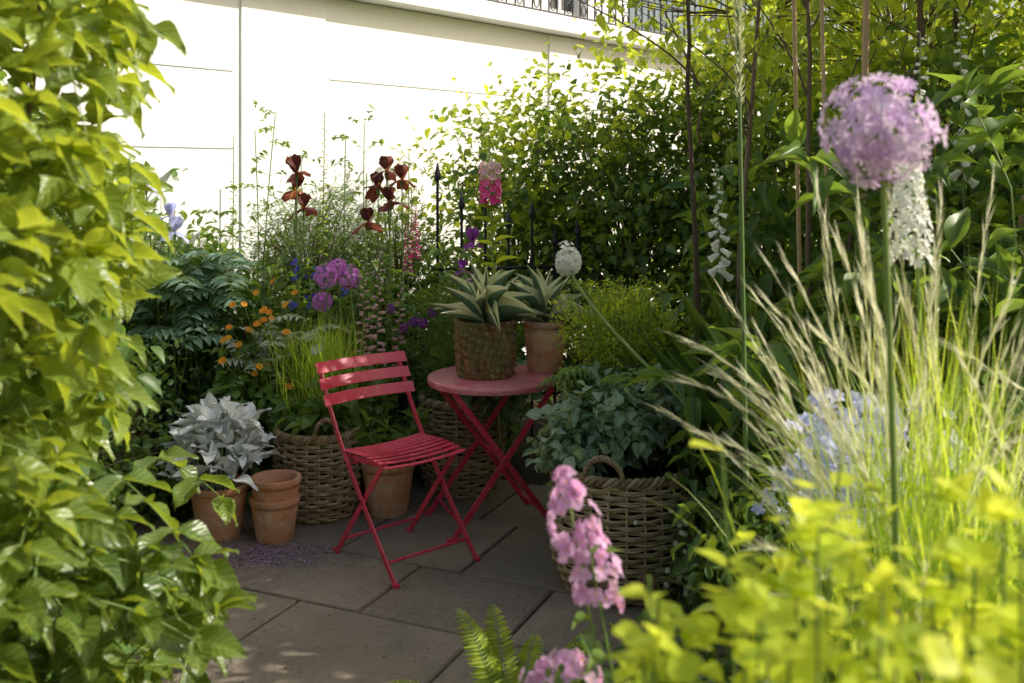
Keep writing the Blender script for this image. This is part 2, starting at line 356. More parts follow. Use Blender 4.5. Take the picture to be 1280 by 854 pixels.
B=MB(); n=900; P=np.stack([R.normal(-1.12,.17,n),R.normal(4.42,.08,n),np.full(n,.004)+R.uniform(0,.006,n)],1)
B.inst(SML,P,np.stack([R.normal(0,1,n),R.normal(0,1,n),R.normal(0,.15,n)],1),np.tile(UP,(n,1)),sc(n,.014,.009),None,0); 
n=700; P=np.stack([R.uniform(-1.5,.6,n),R.uniform(3.0,5.0,n),np.full(n,.005)],1)
B.inst(SML,P,np.stack([R.normal(0,1,n),R.normal(0,1,n),R.normal(0,.1,n)],1),np.tile(UP,(n,1)),sc(n,.012,.006),None,1)
B.build('fallen_petals',['litter','twig'])
# ------------------------------------------------------------ wall
W=nrm(A(.65,.76,0)); WN=A(W[1],-W[0],0); W0=A(-1.32,7.0,0)
def wp(t,o,z): return W0+W*t+WN*o+UP*z
B=MB(); ax=(W,WN,UP)
B.box(wp(2,-.15,1.47),ax,(9,.15,1.47))
B.box(wp(-.345,0,1.468),ax,(.345,.014,1.466)); B.box(wp(2.75,0,1.468),ax,(.22,.016,1.466))
B.box(wp(2,-.03,2.99),ax,(9,.22,.045)); B.box(wp(2,-.04,3.065),ax,(9.02,.19,.03)); 
for z,t0,t1 in((2.36,.05,2.5),(2.36,-5,-.74),(1.86,-5,-.74)):
    B.box(wp((t0+t1)/2,.003,z),ax,((t1-t0)/2,.005,.006))
B.box(wp(2,.02,.12),ax,(8.99,.05,.15))
B.build('garden_wall',['wall'],smooth=False,bevel=.004)
B=MB()
for i,t in enumerate(np.arange(-4,9,.115)):
    B.tube([wp(t,.08,3.09),wp(t,.08,3.5),wp(t,.08,3.97)],.009,6,0); B.lathe([(.001,.0),(.018,.02),(.004,.09),(.0005,.1)],wp(t,.08,3.95),6,0)
    if i%2==0:
        th=np.linspace(0,2*math.pi,17); B.tube([wp(t+.0575+.045*math.cos(q),.08,3.3+.045*math.sin(q)) for q in th],.006,5,0); B.tube([wp(t+.0575+.035*math.cos(q),.08,3.19+.05*math.sin(q)) for q in th],.006,5,0)
for z in(3.12,3.42,3.85): B.box(wp(2.5,.08,z),ax,(6.5,.012,.008))
B.build('iron_railing',['iron'])
B=MB(); H0=wp(3,-6,0)
def hp(t,o,z): return H0+W*t+WN*o+UP*z
wn=7
for fl in range(4):
    z0=.6+fl*3.1
    B.box(hp(0,-.2,z0-.45),ax,(9,.2,.45)); B.box(hp(0,.04,z0-.02),ax,(9,.07,.06))
    for i in range(wn+1): B.box(hp(-9+18*i/wn,-.2,z0+1.1),ax,(.72,.2,1.1))
    B.box(hp(0,-.2,z0+2.425),ax,(9,.2,.226))
    for i in range(wn):
        x=-9+18*(i+.5)/wn; B.box(hp(x,-.28,z0+1.1),ax,(.565,.02,1.1),1)
        for q in(-.53,0,.53): B.box(hp(x+q,-.24,z0+1.1),ax,(.03,.03,1.08))
        for q in(.04,1.1,2.16): B.box(hp(x,-.235,z0+q),ax,(.5,.025,.03))
B.box(hp(0,.1,12.6),ax,(9.2,.4,.2))
B.build('white_terraced_house',['wall','glass'],smooth=False)
B=MB()
for i,x in enumerate(np.linspace(-.46,.42,7)):
    y=6.15+.2*i/5; h=1.66-.12*(i%2)-.06*i; B.tube([(x,y,0),(x,y,h/2),(x,y,h)],.010,6,0); B.lathe([(.001,0),(.020,.02),(.022,.04),(.006,.11),(.0005,.13)],(x,y,h-.02),8,0)
for z in(.3,1.1): B.sweep([(-.50,6.14,z),(.46,6.38,z)],UP,.022,.010)
B.build('garden_railing',['iron'])

# ------------------------------------------------------------ chair
F0=A(-.485,4.09,0); fl_=nrm(A(.66,-.75,0)); ll_=A(-fl_[1],fl_[0],0); CWd=.43
def cw(u,v,z): return F0+ll_*u+fl_*v+UP*z
B=MB()
for u in(0,CWd):
    pts=[cw(u,v,z) for v,z in((.01,.004),(-.12,.15),(-.25,.302),(-.37,.45),(-.44,.545),(-.51,.66),(-.565,.76),(-.60,.835))]
    B.sweep(pts,ll_,.008,.024)
    ui=u+(.016 if u==0 else -.016)
    B.sweep([cw(ui,v,z) for v,z in((-.47,.004),(-.35,.16),(-.22,.325),(-.11,.462))],ll_,.008,.024)
    B.sweep([cw(ui+(.008 if u==0 else -.008),v,z) for v,z in((-.40,.448),(-.25,.455),(-.09,.47))],ll_,.006,.024)
    B.box(cw(u,.012,.008),(ll_,fl_,UP),(.009,.018,.008)); B.box(cw(ui,-.475,.008),(ll_,fl_,UP),(.009,.018,.008))
    B.tube([cw(u-.009,-.235,.287),cw(u+.009,-.235,.287)],.011,10); 
B.tube([cw(0,-.06,.075),cw(.2,-.06,.075),cw(CWd,-.06,.075)],.0065,8)
B.tube([cw(.016,-.41,.08),cw(.2,-.41,.08),cw(CWd-.016,-.41,.08)],.0065,8)
B.tube([cw(.0,-.35,.425),cw(.2,-.35,.425),cw(CWd,-.35,.425)],.006,8)
for i,v in enumerate(np.linspace(-.40,-.075,9)):
    zz=.466+.006*math.cos((v+.24)*14)+(.0 if v<-.1 else -.006)
    B.sweep([cw(u,v,zz+.012*((u/CWd-.5)*2)**2) for u in np.linspace(-.0,CWd,7)],fl_,.027,.005)
for z,v in((.812,-.588),(.745,-.557),(.678,-.520)):
    d=nrm(cw(0,-.60,.835)-cw(0,-.51,.66))
    B.sweep([cw(u,v-.028*(1-((u/CWd-.5)*2)**2)+.012,z) for u in np.linspace(-.03,CWd+.03,11)],d,.052,.005)
B.build('folding_garden_chair',['metal'],smooth=False,bevel=.0015)
# ------------------------------------------------------------ table
TC=A(-.10,4.85,0); ta=nrm(A(.35,-.94,0)); tb=A(-ta[1],ta[0],0)
def tw_(u,v,z): return TC+ta*u+tb*v+UP*z
B=MB(); B.lathe([(.0005,.702),(.30,.702),(.306,.698),(.306,.682),(.311,.680),(.313,.700),(.309,.7095),(.30,.712),(.0005,.712)],(TC[0],TC[1],0),72,1)
for u,s in((.2,1),(-.2,1),(.175,-1),(-.175,-1)):
    B.sweep([tw_(u,-.26*s,.003),tw_(u,0,.35),tw_(u,.24*s,.675)],ta,.008,.028); B.box(tw_(u,-.265*s,.01),(ta,tb,UP),(.012,.02,.009))
for s,uu in((1,.2),(-1,.175)):
    B.tube([tw_(-uu,-.21*s,.07),tw_(0,-.21*s,.07),tw_(uu,-.21*s,.07)],.008,8); B.sweep([tw_(-uu,.23*s,.668),tw_(uu,.23*s,.668)],UP,.02,.01)
B.tube([tw_(-.21,0,.35),tw_(0,0,.35),tw_(.21,0,.35)],.007,8)
for u in(-.15,.15): B.sweep([tw_(u,-.26,.69),tw_(u,.26,.69)],UP,.016,.02)
B.build('round_garden_table',['metal','ttop'],smooth=False,bevel=.0015)
# ------------------------------------------------------------ pots
def pot(name,c,rt,rb,h,rim=.035,soil=True,mat='terra',seg=56):
    B=MB(); B.lathe([(.001,0),(rb,0),(rb+.003,.005),(rb+(rt-rb)*.82,h-rim-.004),(rt*.935,h-rim),(rt*1.0,h-rim+.002),(rt*1.015,h-rim/2),(rt*1.01,h-.004),(rt,h),(rt-.014,h),(rt-.018,h-.005),(rt-.025,h-.05),(rb-.012,.02),(.001,.02)],c,seg,0,fn=lambda r,z,a:.0012*np.sin(a*2+z*9))
    if soil: B.lathe([(rt-.026,h-.045),(rt*.5,h-.03),(.001,h-.025)],c,24,1)
    return B.build(name,[mat,'soil'])
pot('terracotta_pot',(-1.37,4.66,0),.135,.095,.25)
pot('terracotta_pot',(-1.10,4.62,0),.112,.08,.20,soil=False); o=pot('terracotta_pot',(-1.097,4.622,.075),.115,.08,.215,soil=False)
pot('terracotta_pot',(-.62,4.98,0),.135,.095,.26)
pot('terracotta_pot',(.165,4.985,.712),.105,.085,.25,soil=True)
B=MB(); c=(-.13,4.86,.712)
def ridge(r,z,a):
    return np.where(r>.1,.004*np.sin(a*23+3*np.sin(z*25))+.004*np.sin(a*9+z*22)+.0045*np.sin(a*51-z*60)*np.sin(z*70+a*4)+.003*np.sin(z*160+a*5),0)
zs=np.linspace(0,.27,40)
B.lathe([(.001,.002)]+[(.134+.018*z/.27+.003*math.sin(z*20),z+.002) for z in zs]+[(.140,.274),(.134,.25),(.12,.235)],c,200,0,fn=ridge); B.lathe([(.128,.24),(.06,.25),(.001,.255)],c,24,1)
B.build('bark_textured_pot',['bark','soil'])
# ------------------------------------------------------------ baskets
def basket(name,c,rb,rm,rt,h,handles=(),rows=26,st=26,wr=.0085):
    B=MB(); rad=lambda z:np.interp(z/h,[0,.25,.6,.9,1],[rb,rb+(rm-rb)*.75,rm,rt+.004,rt])
    zs=np.linspace(.012,h-.02,rows); th=np.linspace(0,2*math.pi,st*6+1)
    for i,z in enumerate(zs):
        for k2 in(0,1):
            rr=rad(z)+(.009+.001*k2)*np.sin(th*st/2+math.pi*i+.0)*(1)+R.normal(0,.0012,len(th)); zz=z+(k2-.5)*wr*.95+.0025*np.sin(th*3+i)+R.normal(0,.0007,len(th))
            rr[-1]=rr[0]; zz[-1]=zz[0]
            B.tube(np.stack([c[0]+rr*np.cos(th),c[1]+rr*np.sin(th),c[2]+zz],1),wr*.62*R.uniform(.85,1.15),6,0,R.random())
    for k in range(st):
        q=2*math.pi*(k+.25)/st*1.0; z=np.linspace(0,h,12); r=rad(z)
        B.tube(np.stack([c[0]+r*np.cos(q),c[1]+r*np.sin(q),c[2]+z],1),.006,6,0,R.random())
    th=np.linspace(0,2*math.pi,240)
    for ph in(0,2.1,4.2):
        B.tube(np.stack([c[0]+(rt+.012*np.cos(th*20+ph))*np.cos(th),c[1]+(rt+.012*np.cos(th*20+ph))*np.sin(th),c[2]+h-.005+.013*np.sin(th*20+ph)],1),.0095,6,0,R.random())
    for hq in handles:
        u=np.linspace(0,math.pi,26)
        for ph in(0,2.1,4.2):
            q=hq+.28*np.cos(u); z=h-.01+.10*np.sin(u)+.008*np.sin(u*9+ph); r=rt+.012+.008*np.cos(u*9+ph)
            B.tube(np.stack([c[0]+r*np.cos(q),c[1]+r*np.sin(q),c[2]+z],1),.0075,6,0,R.random())
    z=np.linspace(.005,h-.06,8); B.lathe([(rad(x)-.018,x) for x in z]+[(.001,h-.05)],c,32,1)
    return B.build(name,['wicker','soil'])
basket('wicker_basket',(.46,4.13,0),.23,.305,.28,.50,(-1.95,.6),rows=23)
basket('wicker_basket',(-.97,4.98,0),.17,.21,.20,.42,(-1.2,),rows=20,st=22)
basket('wicker_basket',(-.27,5.35,0),.18,.225,.215,.50,(),rows=22,st=22)

# ------------------------------------------------------------ potted plants
def agave(name,c,n,L,w,seed=0):
    B=MB(); i=np.arange(n); th=i*2.4+seed; el=np.radians(np.linspace(84,12,n))+R.normal(0,.08,n)
    D=np.stack([np.cos(th)*np.cos(el),np.sin(th)*np.cos(el),np.sin(el)],1); N=np.stack([-np.cos(th)*np.sin(el),-np.sin(th)*np.sin(el),np.cos(el)],1)
    s=L*(np.linspace(.85,1.05,n))*(1+R.uniform(-.1,.1,n)); P=A(*c)+np.stack([np.cos(th),np.sin(th),0*th],1)*.018+UP*(.04*np.linspace(1,0,n))[:,None]
    B.inst(AG,P,D,N,np.stack([np.full(n,w)*s/L,s,s*R.uniform(.3,1.6,n)],1),None,0); return B.build(name,['agave'])
agave('variegated_agave',(-.13,4.86,.95),24,.30,.042); agave('variegated_agave',(.165,4.985,.93),20,.30,.040,1.)
B=MB()
for k in range(34):
    q=k*2.4; rr=.02+.10*math.sqrt(k/34); b=A(-1.37+rr*.6*math.cos(q),4.66+rr*.6*math.sin(q),.21); tip=b+A(math.cos(q)*rr*1.1,math.sin(q)*rr*1.1,.10+.24*(1-k/34)+R.uniform(0,.04))
    stem(B,b,tip,.004,1,.01,6)
    th=R.uniform(0,6.28)+np.arange(5)*1.3+q; el=R.uniform(-.1,1.2,5)
    D=np.stack([np.cos(th)*np.cos(el),np.sin(th)*np.cos(el),np.sin(el)],1)+.3*A(math.cos(q),math.sin(q),0)
    B.inst(BIG,np.repeat([tip],5,0)-UP*R.uniform(0,.05,5)[:,None],D,UP+R.normal(0,.3,(5,3)),sc(5,.115,.058),None,0)
B.build('silver_leaved_plant',['silver','grey'])
B=MB()
for k in range(9):
    q=k*2.4; shoot(B,(-.62+.04*math.cos(q),4.98+.04*math.sin(q),.22),(math.cos(q)*.45,math.sin(q)*.45,1),.24+.1*R.random(),4,.13,.036,BIG,0,1,.1)
B.build('potted_leafy_plant',['mid','stem'])
B=MB(); clump(B,[(.44,4.2,.68,.29,.25,.17),(.24,4.12,.58,.12,.13,.12)],210,9,.05,.038,MED,0,cr=.03,up=1.,tw=None)
for k in range(30):
    q=R.uniform(0,6.28); frond(B,(.42,4.3,.74),(math.cos(q),math.sin(q),R.uniform(.2,.7)),R.uniform(.22,.34),9,.075,.024,1,2,LAN)
B.build('dead_nettle_plant',['lamium','mid','stem'])
B=MB(); clump(B,[(.50,4.55,1.0,.25,.22,.17),(.52,4.6,.8,.22,.2,.2)],460,16,.026,.010,NEE,2,cr=.03,up=.2,droop=.4,tw=None,out=.9,shell=.5,lump=.35)
for k in range(60):
    p=A(.50,4.55,1.12)+A(R.normal(0,.13),R.normal(0,.12),R.uniform(-.05,.08)); stem(B,(.50,4.5,.55),p,.003,1); flower(B,p+R.normal(0,.014,(8,3)),UP+R.normal(0,.3,(8,3)),4,.012,.013,1.1,2,SML)
B.build('euphorbia_plant',['mid','stem','bright'])
B=MB(); clump(B,[(-.97,5.0,.5,.2,.2,.12),(-.80,5.15,.55,.15,.15,.15)],60,8,.07,.05,MED,0,cr=.03,tw=None)
grass(B,(-.98,5.1,.35),.09,650,.62,.22,.0035,1); B.build('basket_grass_plant',['mid','grass'])
B=MB(); clump(B,[(-.27,5.35,.62,.26,.22,.18),(-.28,5.5,.85,.22,.2,.25)],380,12,.055,.007,NEE,0,cr=.03,up=.2,droop=.35,out=.9,tw=None); clump(B,[(-.1,5.25,.58,.2,.16,.12)],60,8,.06,.04,MED,1,tw=None,cr=.04)
B.build('rosemary_plant',['mid','blue'])

# ------------------------------------------------------------ left foreground shrub
B=MB(); zk=[.2,.78,.90,.98,1.04,1.13,1.2,1.32,1.42,1.5,1.62,1.74,1.84,1.93,2.02,2.6]; xk=[-.68,-.60,-.46,-.46,-.63,-.76,-.76,-.70,-.655,-.63,-.64,-.67,-.70,-.66,-.66,-.72]
for k in range(330):
    z=R.uniform(.15,2.55); y=R.uniform(1.45,2.5); xe=np.interp(z,zk,xk)*max(.98,y/1.8)
    x=xe-abs(R.normal(0,.45)) if k>110 else xe-R.uniform(0,.1)
    if x<-2.4: continue
    L=R.uniform(.16,.34); d=A(.75+R.normal(0,.35),-.3+R.normal(0,.5),R.normal(.2,.4)); d=nrm(d); p0=A(x,y,z)-d*(L+.08)
    hi=np.interp(z,[.2,1.1,1.4,1.9],[-.2,.0,.35,.65])+max(0,.2-(xe-x))*.8  # sunlight put into leaf colour: lighter towards top and outer edge, darker low down
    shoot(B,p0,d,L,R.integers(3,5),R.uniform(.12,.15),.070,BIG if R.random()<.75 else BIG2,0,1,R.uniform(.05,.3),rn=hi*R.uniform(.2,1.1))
for k in range(14):
    x=R.uniform(-2,-.95); y=R.uniform(1.7,2.3); B.tube(qb((-1.5+R.normal(0,.15),2.0+R.normal(0,.1),-.02),(x-.1,y,1.0),(x,y,R.uniform(1.6,2.5)),12),np.linspace(.016,.005,12),7,2,R.random())
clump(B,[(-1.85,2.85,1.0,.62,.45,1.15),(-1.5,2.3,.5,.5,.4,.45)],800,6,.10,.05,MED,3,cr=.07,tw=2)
B.build('broadleaf_shrub',['shrub','stem','twig','dark'])
bush('ivy_groundcover',[(-1.95,4.9,.35,.4,.5,.5),(-2.1,4.1,.4,.45,.5,.5),(-1.45,3.4,.12,.28,.4,.18)],700,9,.04,.032,MED,'dark',cr=.05)

# ------------------------------------------------------------ back border
bush('border_foliage',[(-2.2,6.0,.8,.6,.5,.75),(-1.5,5.75,.55,.5,.35,.65),(-.9,5.75,.5,.5,.35,.6),(-.35,6.0,.5,.45,.3,.6)],1400,9,.07,.032,LAN,'mid',cr=.06)
bush('climbing_shrub',[(-2.7,5.6,1.0,.6,.6,1.0),(-3.0,4.6,1.1,.7,.7,1.2)],700,8,.06,.04,MED,'mid')
bush('fern_leaf_shrub',[(-1.25,6.2,1.1,.42,.3,.5),(-.75,6.35,.95,.4,.3,.52)],1050,14,.05,.007,NEE,'dark',cr=.05,up=.1)
B=MB()
for k in range(40):
    q=R.uniform(0,6.28); frond(B,(-1.75+R.normal(0,.15),5.5+R.normal(0,.1),R.uniform(.75,1.2)),(math.cos(q),math.sin(q)-.3,.25),R.uniform(.24,.36),7,.11,.05,0,1,MED)
for k in range(6): stem(B,(-1.75+R.normal(0,.1),5.5,0),(-1.75+R.normal(0,.12),5.5,1.1),.008,1)
B.build('honey_bush',['blue','stem'])
B=MB()
for k in range(18):
    q=R.uniform(0,6.28); frond(B,(-1.25+R.normal(0,.1),5.3,.55+R.uniform(0,.25)),(math.cos(q),math.sin(q)-.2,.7),R.uniform(.25,.4),9,.07,.03,0,1,LAN)
n=40; th=R.uniform(0,6.28,n); P=np.stack([R.uniform(-1.35,-.85,n),R.normal(5.25,.08,n),R.uniform(.6,.85,n)],1)
B.inst(BIG,P,np.stack([np.cos(th),np.sin(th),R.uniform(-.2,.8,n)],1),np.tile(UP,(n,1)),sc(n,.13,.08),None,2)
B.build('globe_artichoke_plant',['grey','stem','grey'])
B=MB()
for x,y,z in((-1.55,6.0,1.95),(-1.45,6.1,2.05),(-1.02,6.1,1.9),(-.92,6.2,2.0),(-.75,6.0,1.7),(-1.25,5.9,1.75),(-1.7,5.8,1.6)):
    P=stem(B,(x+R.normal(0,.04),y,0),(x,y,z),.005,1,.05,12)
    for j in range(5,12):
        for s in range(3): shoot(B,P[j],(R.normal(),R.normal(),.5),R.uniform(.07,.14),2,.05,.028,MED,0,1,.1,first=.6,sr=.0012)
B.build('meadow_rue_plant',['mid','stem'])
def iris(B,p,s=1.,mi=0,mf=0):
    p=A(*p); ax=UP+R.normal(0,.15,3)
    flower(B,p,ax,3,.078*s,.088*s,.5,mi,PETS); flower(B,p,ax,3,.08*s,.075*s,1.3,mf,PETF,.5); flower(B,p,ax,3,.03*s,.014*s,1.1,2,PET,.5)
    B.tube([p-UP*.05*s,p-UP*.02*s,p],[.006*s,.011*s,.006*s],6,1)
def irisplant(name,pts,mat,s=1.,fall=None):
    B=MB()
    for x,y,z in pts:
        iris(B,(x,y,z),s*R.uniform(.85,1.1),0,4)
        stem(B,(x+R.normal(0,.04),y+.05,0),(x,y,z-.04),.006,1,.02)
    x,y=np.mean([(p[0],p[1]) for p in pts],0); n=26; th=R.uniform(-.5,.5,n)
    B.inst(STR,np.stack([R.normal(x,.12,n),R.normal(y,.06,n),np.zeros(n)],1),np.stack([np.sin(th)*.5,R.normal(0,.15,n),np.ones(n)],1),np.stack([R.normal(0,.3,n),-np.ones(n),0*th],1),sc(n,.75,.035,.15),None,3)
    return B.build(name,[mat,'stem','yellow','blue',fall or mat])
irisplant('bearded_iris',[(-1.20,5.55,1.70),(-1.17,5.6,1.50),(-1.24,5.7,1.60)],'rust',1.,'rustF')
irisplant('bearded_iris',[(-.70,5.55,1.71),(-.67,5.5,1.54),(-.81,5.6,1.42),(-.76,5.65,1.62),(-.63,5.7,1.66)],'rust',1.,'rustF')
irisplant('blue_iris',[(-2.02,5.5,1.62),(-1.92,5.6,1.46),(-2.12,5.6,1.5),(-1.83,5.4,1.38)],'lilac')
irisplant('purple_iris',[(-.24,6.0,1.28),(-.30,5.9,1.12)],'violet',.8)
def fox(name,pts,mat,n=34,s0=.035,s1=.008,frac=.55,wd=.6,down=.3):
    B=MB()
    for b,tp in pts: spike(B,b,tp,frac,n,s0,s1,0,1,lv=2,wd=wd,down=down)
    m=np.mean([p[0] for p in pts],0); k=22; th=R.uniform(0,6.28,k)
    B.inst(BIG,np.repeat([m],k,0)+np.stack([np.cos(th)*.05,np.sin(th)*.05,R.uniform(.02,.3,k)],1),np.stack([np.cos(th),np.sin(th),np.full(k,.6)],1),np.tile(UP,(k,1)),sc(k,.2,.07),None,2)
    return B.build(name,[mat,'stem','mid'])
fox('green_flower_spire',[((-1.62,5.8,0),(-1.62,5.8,1.92))],'cream',40,.028,.008,.6)
fox('green_flower_spire',[((-1.1,5.8,0),(-1.09,5.8,2.05))],'bright',50,.026,.010,.6)
fox('green_flower_spire',[((-.62,5.8,0),(-.6,5.8,1.82)),((-.85,5.9,0),(-.86,5.9,1.7))],'cream',40,.028,.006,.6)
fox('pink_foxglove',[((-.72,5.3,0),(-.70,5.3,1.27)),((-.82,5.4,0),(-.80,5.4,1.2)),((-.62,5.4,0),(-.6,5.4,1.15))],'fox',30,.05,.012,.55)
fox('red_valerian',[((-.56,5.9,0),(-.57,5.9,1.5)),((-.6,5.9,0),(-.62,5.9,1.4))],'hot',40,.03,.01,.8)
B=MB(); P=stem(B,(-.06,5.1,.3),(-.115,5.1,1.83),.006,1,.02,14)
for i,t in enumerate(np.linspace(1.54,1.72,7)):
    for j in range(5):
        q=j*1.26+i*.6; r=.035-.012*(i/7); d=A(math.cos(q),math.sin(q),.35); p=A(-.112,5.1,t)+d*.012
        B.inst(BELL,p[None],d[None],UP[None],np.array([[.026,.034,.026]]),None,0 if i<4 else 3); flower(B,p+nrm(d)*.032,nrm(d),5,.024,.028,.95,0 if i<4 else 4)
B.inst(BELL,np.stack([np.full(14,-.115),np.full(14,5.1),np.linspace(1.73,1.83,14)],1),np.stack([np.cos(np.arange(14)*2.4),np.sin(np.arange(14)*2.4),np.full(14,1.)],1),np.tile(UP,(14,1)),np.linspace(.02,.006,14)[:,None]*np.array([[.6,1,.6]]),None,3)
k=34; t=np.linspace(.75,1.5,k); th=np.arange(k)*2.4
B.inst(LAN,np.stack([np.full(k,-.09),np.full(k,5.1),t],1),np.stack([np.cos(th),np.sin(th),np.full(k,.6)],1),np.tile(UP,(k,1)),sc(k,.11,.03),None,2)
B.build('snapdragon_plant',['hot','stem','bright','cream','fox'])
B=MB()
for x,y,z,r in((-.97,5.2,1.16,.058),(-.86,5.25,1.15,.055),(-1.0,5.25,1.02,.045),(-.93,5.3,1.19,.045)):
    globe(B,(x,y,z),r,85,.015,0,1,jit=.14,var=.25); stem(B,(x+.03,y+.1,0),(x,y,z),.005,1)
B.build('purple_allium',['allium','stem'])
B=MB()
for k in range(36):
    x=R.uniform(-1.5,-.85); y=R.uniform(5.0,5.3); z=.62+R.random()*.5 if k>8 else R.uniform(.5,.7)
    z=min(z,1.2); stem(B,(-1.2+R.normal(0,.12),5.3,.1),(x,y,z),.0022,1,.08)
    ax_=A(R.normal(0,.4),-.7,.8); flower(B,(x,y,z),ax_,6,.022,.022,1.15,0); flower(B,A(x,y,z)+nrm(ax_)*.003,ax_,8,.008,.004,.6,2)
clump(B,[(-1.25,5.2,.45,.35,.2,.3)],160,8,.06,.045,MED,3,cr=.05,tw=None)
B.build('orange_geum',['orange','stem','yellow','mid'])
B=MB()
for k in range(14):
    x=R.uniform(-1.2,-.85); z=R.uniform(.95,1.2); stem(B,(x+.03,5.6,0),(x,5.5,z),.002,1); flower(B,A(x,5.5,z)+R.normal(0,.015,(4,3)),A(0,-1,.5)+R.normal(0,.4,(4,3)),5,.014,.012,1.1,0)
B.build('blue_border_flower',['blueP','stem'])
B=MB()
for k in range(7):
    x=R.uniform(-.75,-.2); z=R.uniform(.85,1.1); stem(B,(x,5.5,0),(x,5.4,z),.003,1); globe(B,(x,5.4,z),.022,30,.012,0,1)
B.build('violet_border_flower',['violet','stem'])

# ------------------------------------------------------------ climbers/hedges right
B=MB(); hc=[(.05,7.1,1.0,.62,.5,1.05),(.85,6.9,1.15,.75,.6,1.2),(1.7,6.7,1.4,.8,.7,1.4)]
clump(B,hc,2300,8,.066,.042,SML,0,cr=.08,tw=1,lump=.26); clump(B,[(e[0],e[1],e[2]+.12,e[3]*1.05,e[4],e[5]*1.02) for e in hc],1150,7,.066,.044,SML,2,cr=.08,tw=None,shell=.9,zmin=.7,lump=.26)  # second shell of brighter leaves paints the sunlit top over the dark hedge
for k in range(60):
    x=R.uniform(-.5,2); z0=1.55+.35*min(1,(x+.5)); shoot(B,(x,6.8+R.normal(0,.2),z0),(R.normal(0,.8),R.normal(-.1,.3),1),R.uniform(.3,.8),6,.055,.036,SML,2,1,.1)
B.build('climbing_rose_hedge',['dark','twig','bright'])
bush('laurel_hedge',[(2.7,6.3,1.6,.9,.8,1.7),(3.8,5.8,1.8,1.1,1.,2.0),(4.6,5.0,1.8,1.0,1.2,2.0)],1900,7,.09,.048,MED,'bright',cr=.09)
bush('evergreen_shrub',[(1.5,5.3,.9,.55,.5,.95),(2.3,4.7,1.1,.7,.7,1.25),(3.1,4.1,1.2,.75,.9,1.35)],1600,7,.11,.052,MED,'mid',cr=.08,lump=.25)
B=MB(); can=[(1.35,5.4,2.75,.85,.7,.62),(2.1,4.7,3.0,.9,.9,.75),(3.0,4.3,3.0,.9,.9,.9),(2.2,5.6,2.6,1.,.6,.8)]
cc=clump(B,can,850,6,.076,.045,SML,0,cr=.08,tw=1,shell=.35,up=.6)
for (x,y),(x2,y2,z2) in zip(((.99,4.85),(1.05,4.9),(1.42,4.75),(1.50,4.7),(1.62,4.4),(2.2,4.7),(2.5,4.9)),((.88,4.9,3.2),(1.3,5.0,3.3),(1.38,4.7,3.4),(1.8,4.9,3.3),(1.95,4.5,3.4),(2.1,4.8,3.5),(2.9,4.6,3.5))):
    B.tube(qb((x,y,-.02),((x+x2)/2+R.normal(0,.1),(y+y2)/2,z2*.5),(x2,y2,z2),16)+R.normal(0,.006,(16,3)),np.linspace(.018,.007,16),8,1,R.random())
    for j in range(7):
        t=R.uniform(.5,.95); p=A(x+(x2-x)*t,y+(y2-y)*t,z2*t); B.tube(qb(p,p+A(R.normal(0,.15),R.normal(0,.15),.2),p+A(R.normal(0,.4),R.normal(0,.3),.55),7),np.linspace(.007,.002,7),5,1,.5)
B.build('amelanchier_tree',['bright','twig'])
B=MB()
for x,y,l,r in((1.49,4.3,.06,.016),(1.40,4.35,-.05,.009),(1.17,4.0,-.04,.009),(1.9,4.0,.35,.012)): B.tube([(x,y,-.02),(x+l*.3,y,1.2),(x+l*.8,y+.02,2.4),(x+l,y,3.3)],r,8,0,R.random())
B.build('bamboo_cane',['cane'])

# big leaved plants (right middle)
B=MB()
for k in range(50):
    x=R.uniform(.8,2.2); y=R.uniform(3.3,4.2); z=R.uniform(.2,1.7) if x>1.0 else R.uniform(.15,1.1)
    shoot(B,(x,y,z),(R.normal(-.2,.5),-.4+R.normal(0,.4),R.uniform(.5,1.3)),R.uniform(.22,.4),R.integers(3,5),.21,.075,LSM,0,1,.1,sr=.004)
    stem(B,(x+R.normal(0,.08),y,0),(x,y,z),.006,1)
clump(B,[(1.25,3.7,.5,.5,.45,.6),(.95,3.75,.3,.22,.3,.4),(1.9,3.4,.7,.5,.5,.9)],600,6,.12,.048,LAN,2,cr=.07,tw=1)
B.build('comfrey_plant',['mid','stem','mid'])
B=MB(); n=50; th=R.normal(.05,.22,n)
B.inst(STR,np.stack([R.normal(1.0,.08,n),R.normal(4.0,.12,n),np.zeros(n)],1),np.stack([np.sin(th),R.normal(0,.15,n),np.ones(n)],1),np.stack([R.normal(0,.4,n),-np.ones(n),0*th],1),sc(n,1.0,.045,.2),None,0)
B.build('iris_leaf_clump',['mid'])
B=MB(); globe(B,(.235,4.15,1.325),.046,120,.020,0,1,jit=.12,var=.3); flower(B,A(.235,4.15,1.375)+R.normal(0,.014,(30,3)),UP+R.normal(0,.4,(30,3)),6,.016,.006,.9,0)
B.tube(qb((.235,4.15,1.30),(.32,4.1,1.12),(.62,4.0,.85),12),.007,7,1,1.); B.tube(qb((.62,4.0,.85),(.85,3.9,.65),(.95,3.9,0),10),.0075,7,1,1.)
B.build('white_allium',['white','stem'])
B=MB(); c=(.592,1.60,1.765); globe(B,c,.074,150,.020,0,1,jit=.2,var=.42,pr=.001)
n=60; d=nrm(R.normal(0,1,(n,3))); rr=R.uniform(.3,.75,n)*.076; flower(B,A(*c)+d*rr[:,None],d,5,.012,.005,1.1,0)
P=qb(c,(.62,1.62,1.45),(.70,1.75,.0),16); B.tube(P,np.linspace(.0045,.007,16),8,1,1.); B.build('giant_allium',['alliumP','stem'])
B=MB(); P=stem(B,(.88,2.1,0),(.83,2.08,1.77),.006,1,.02,16)
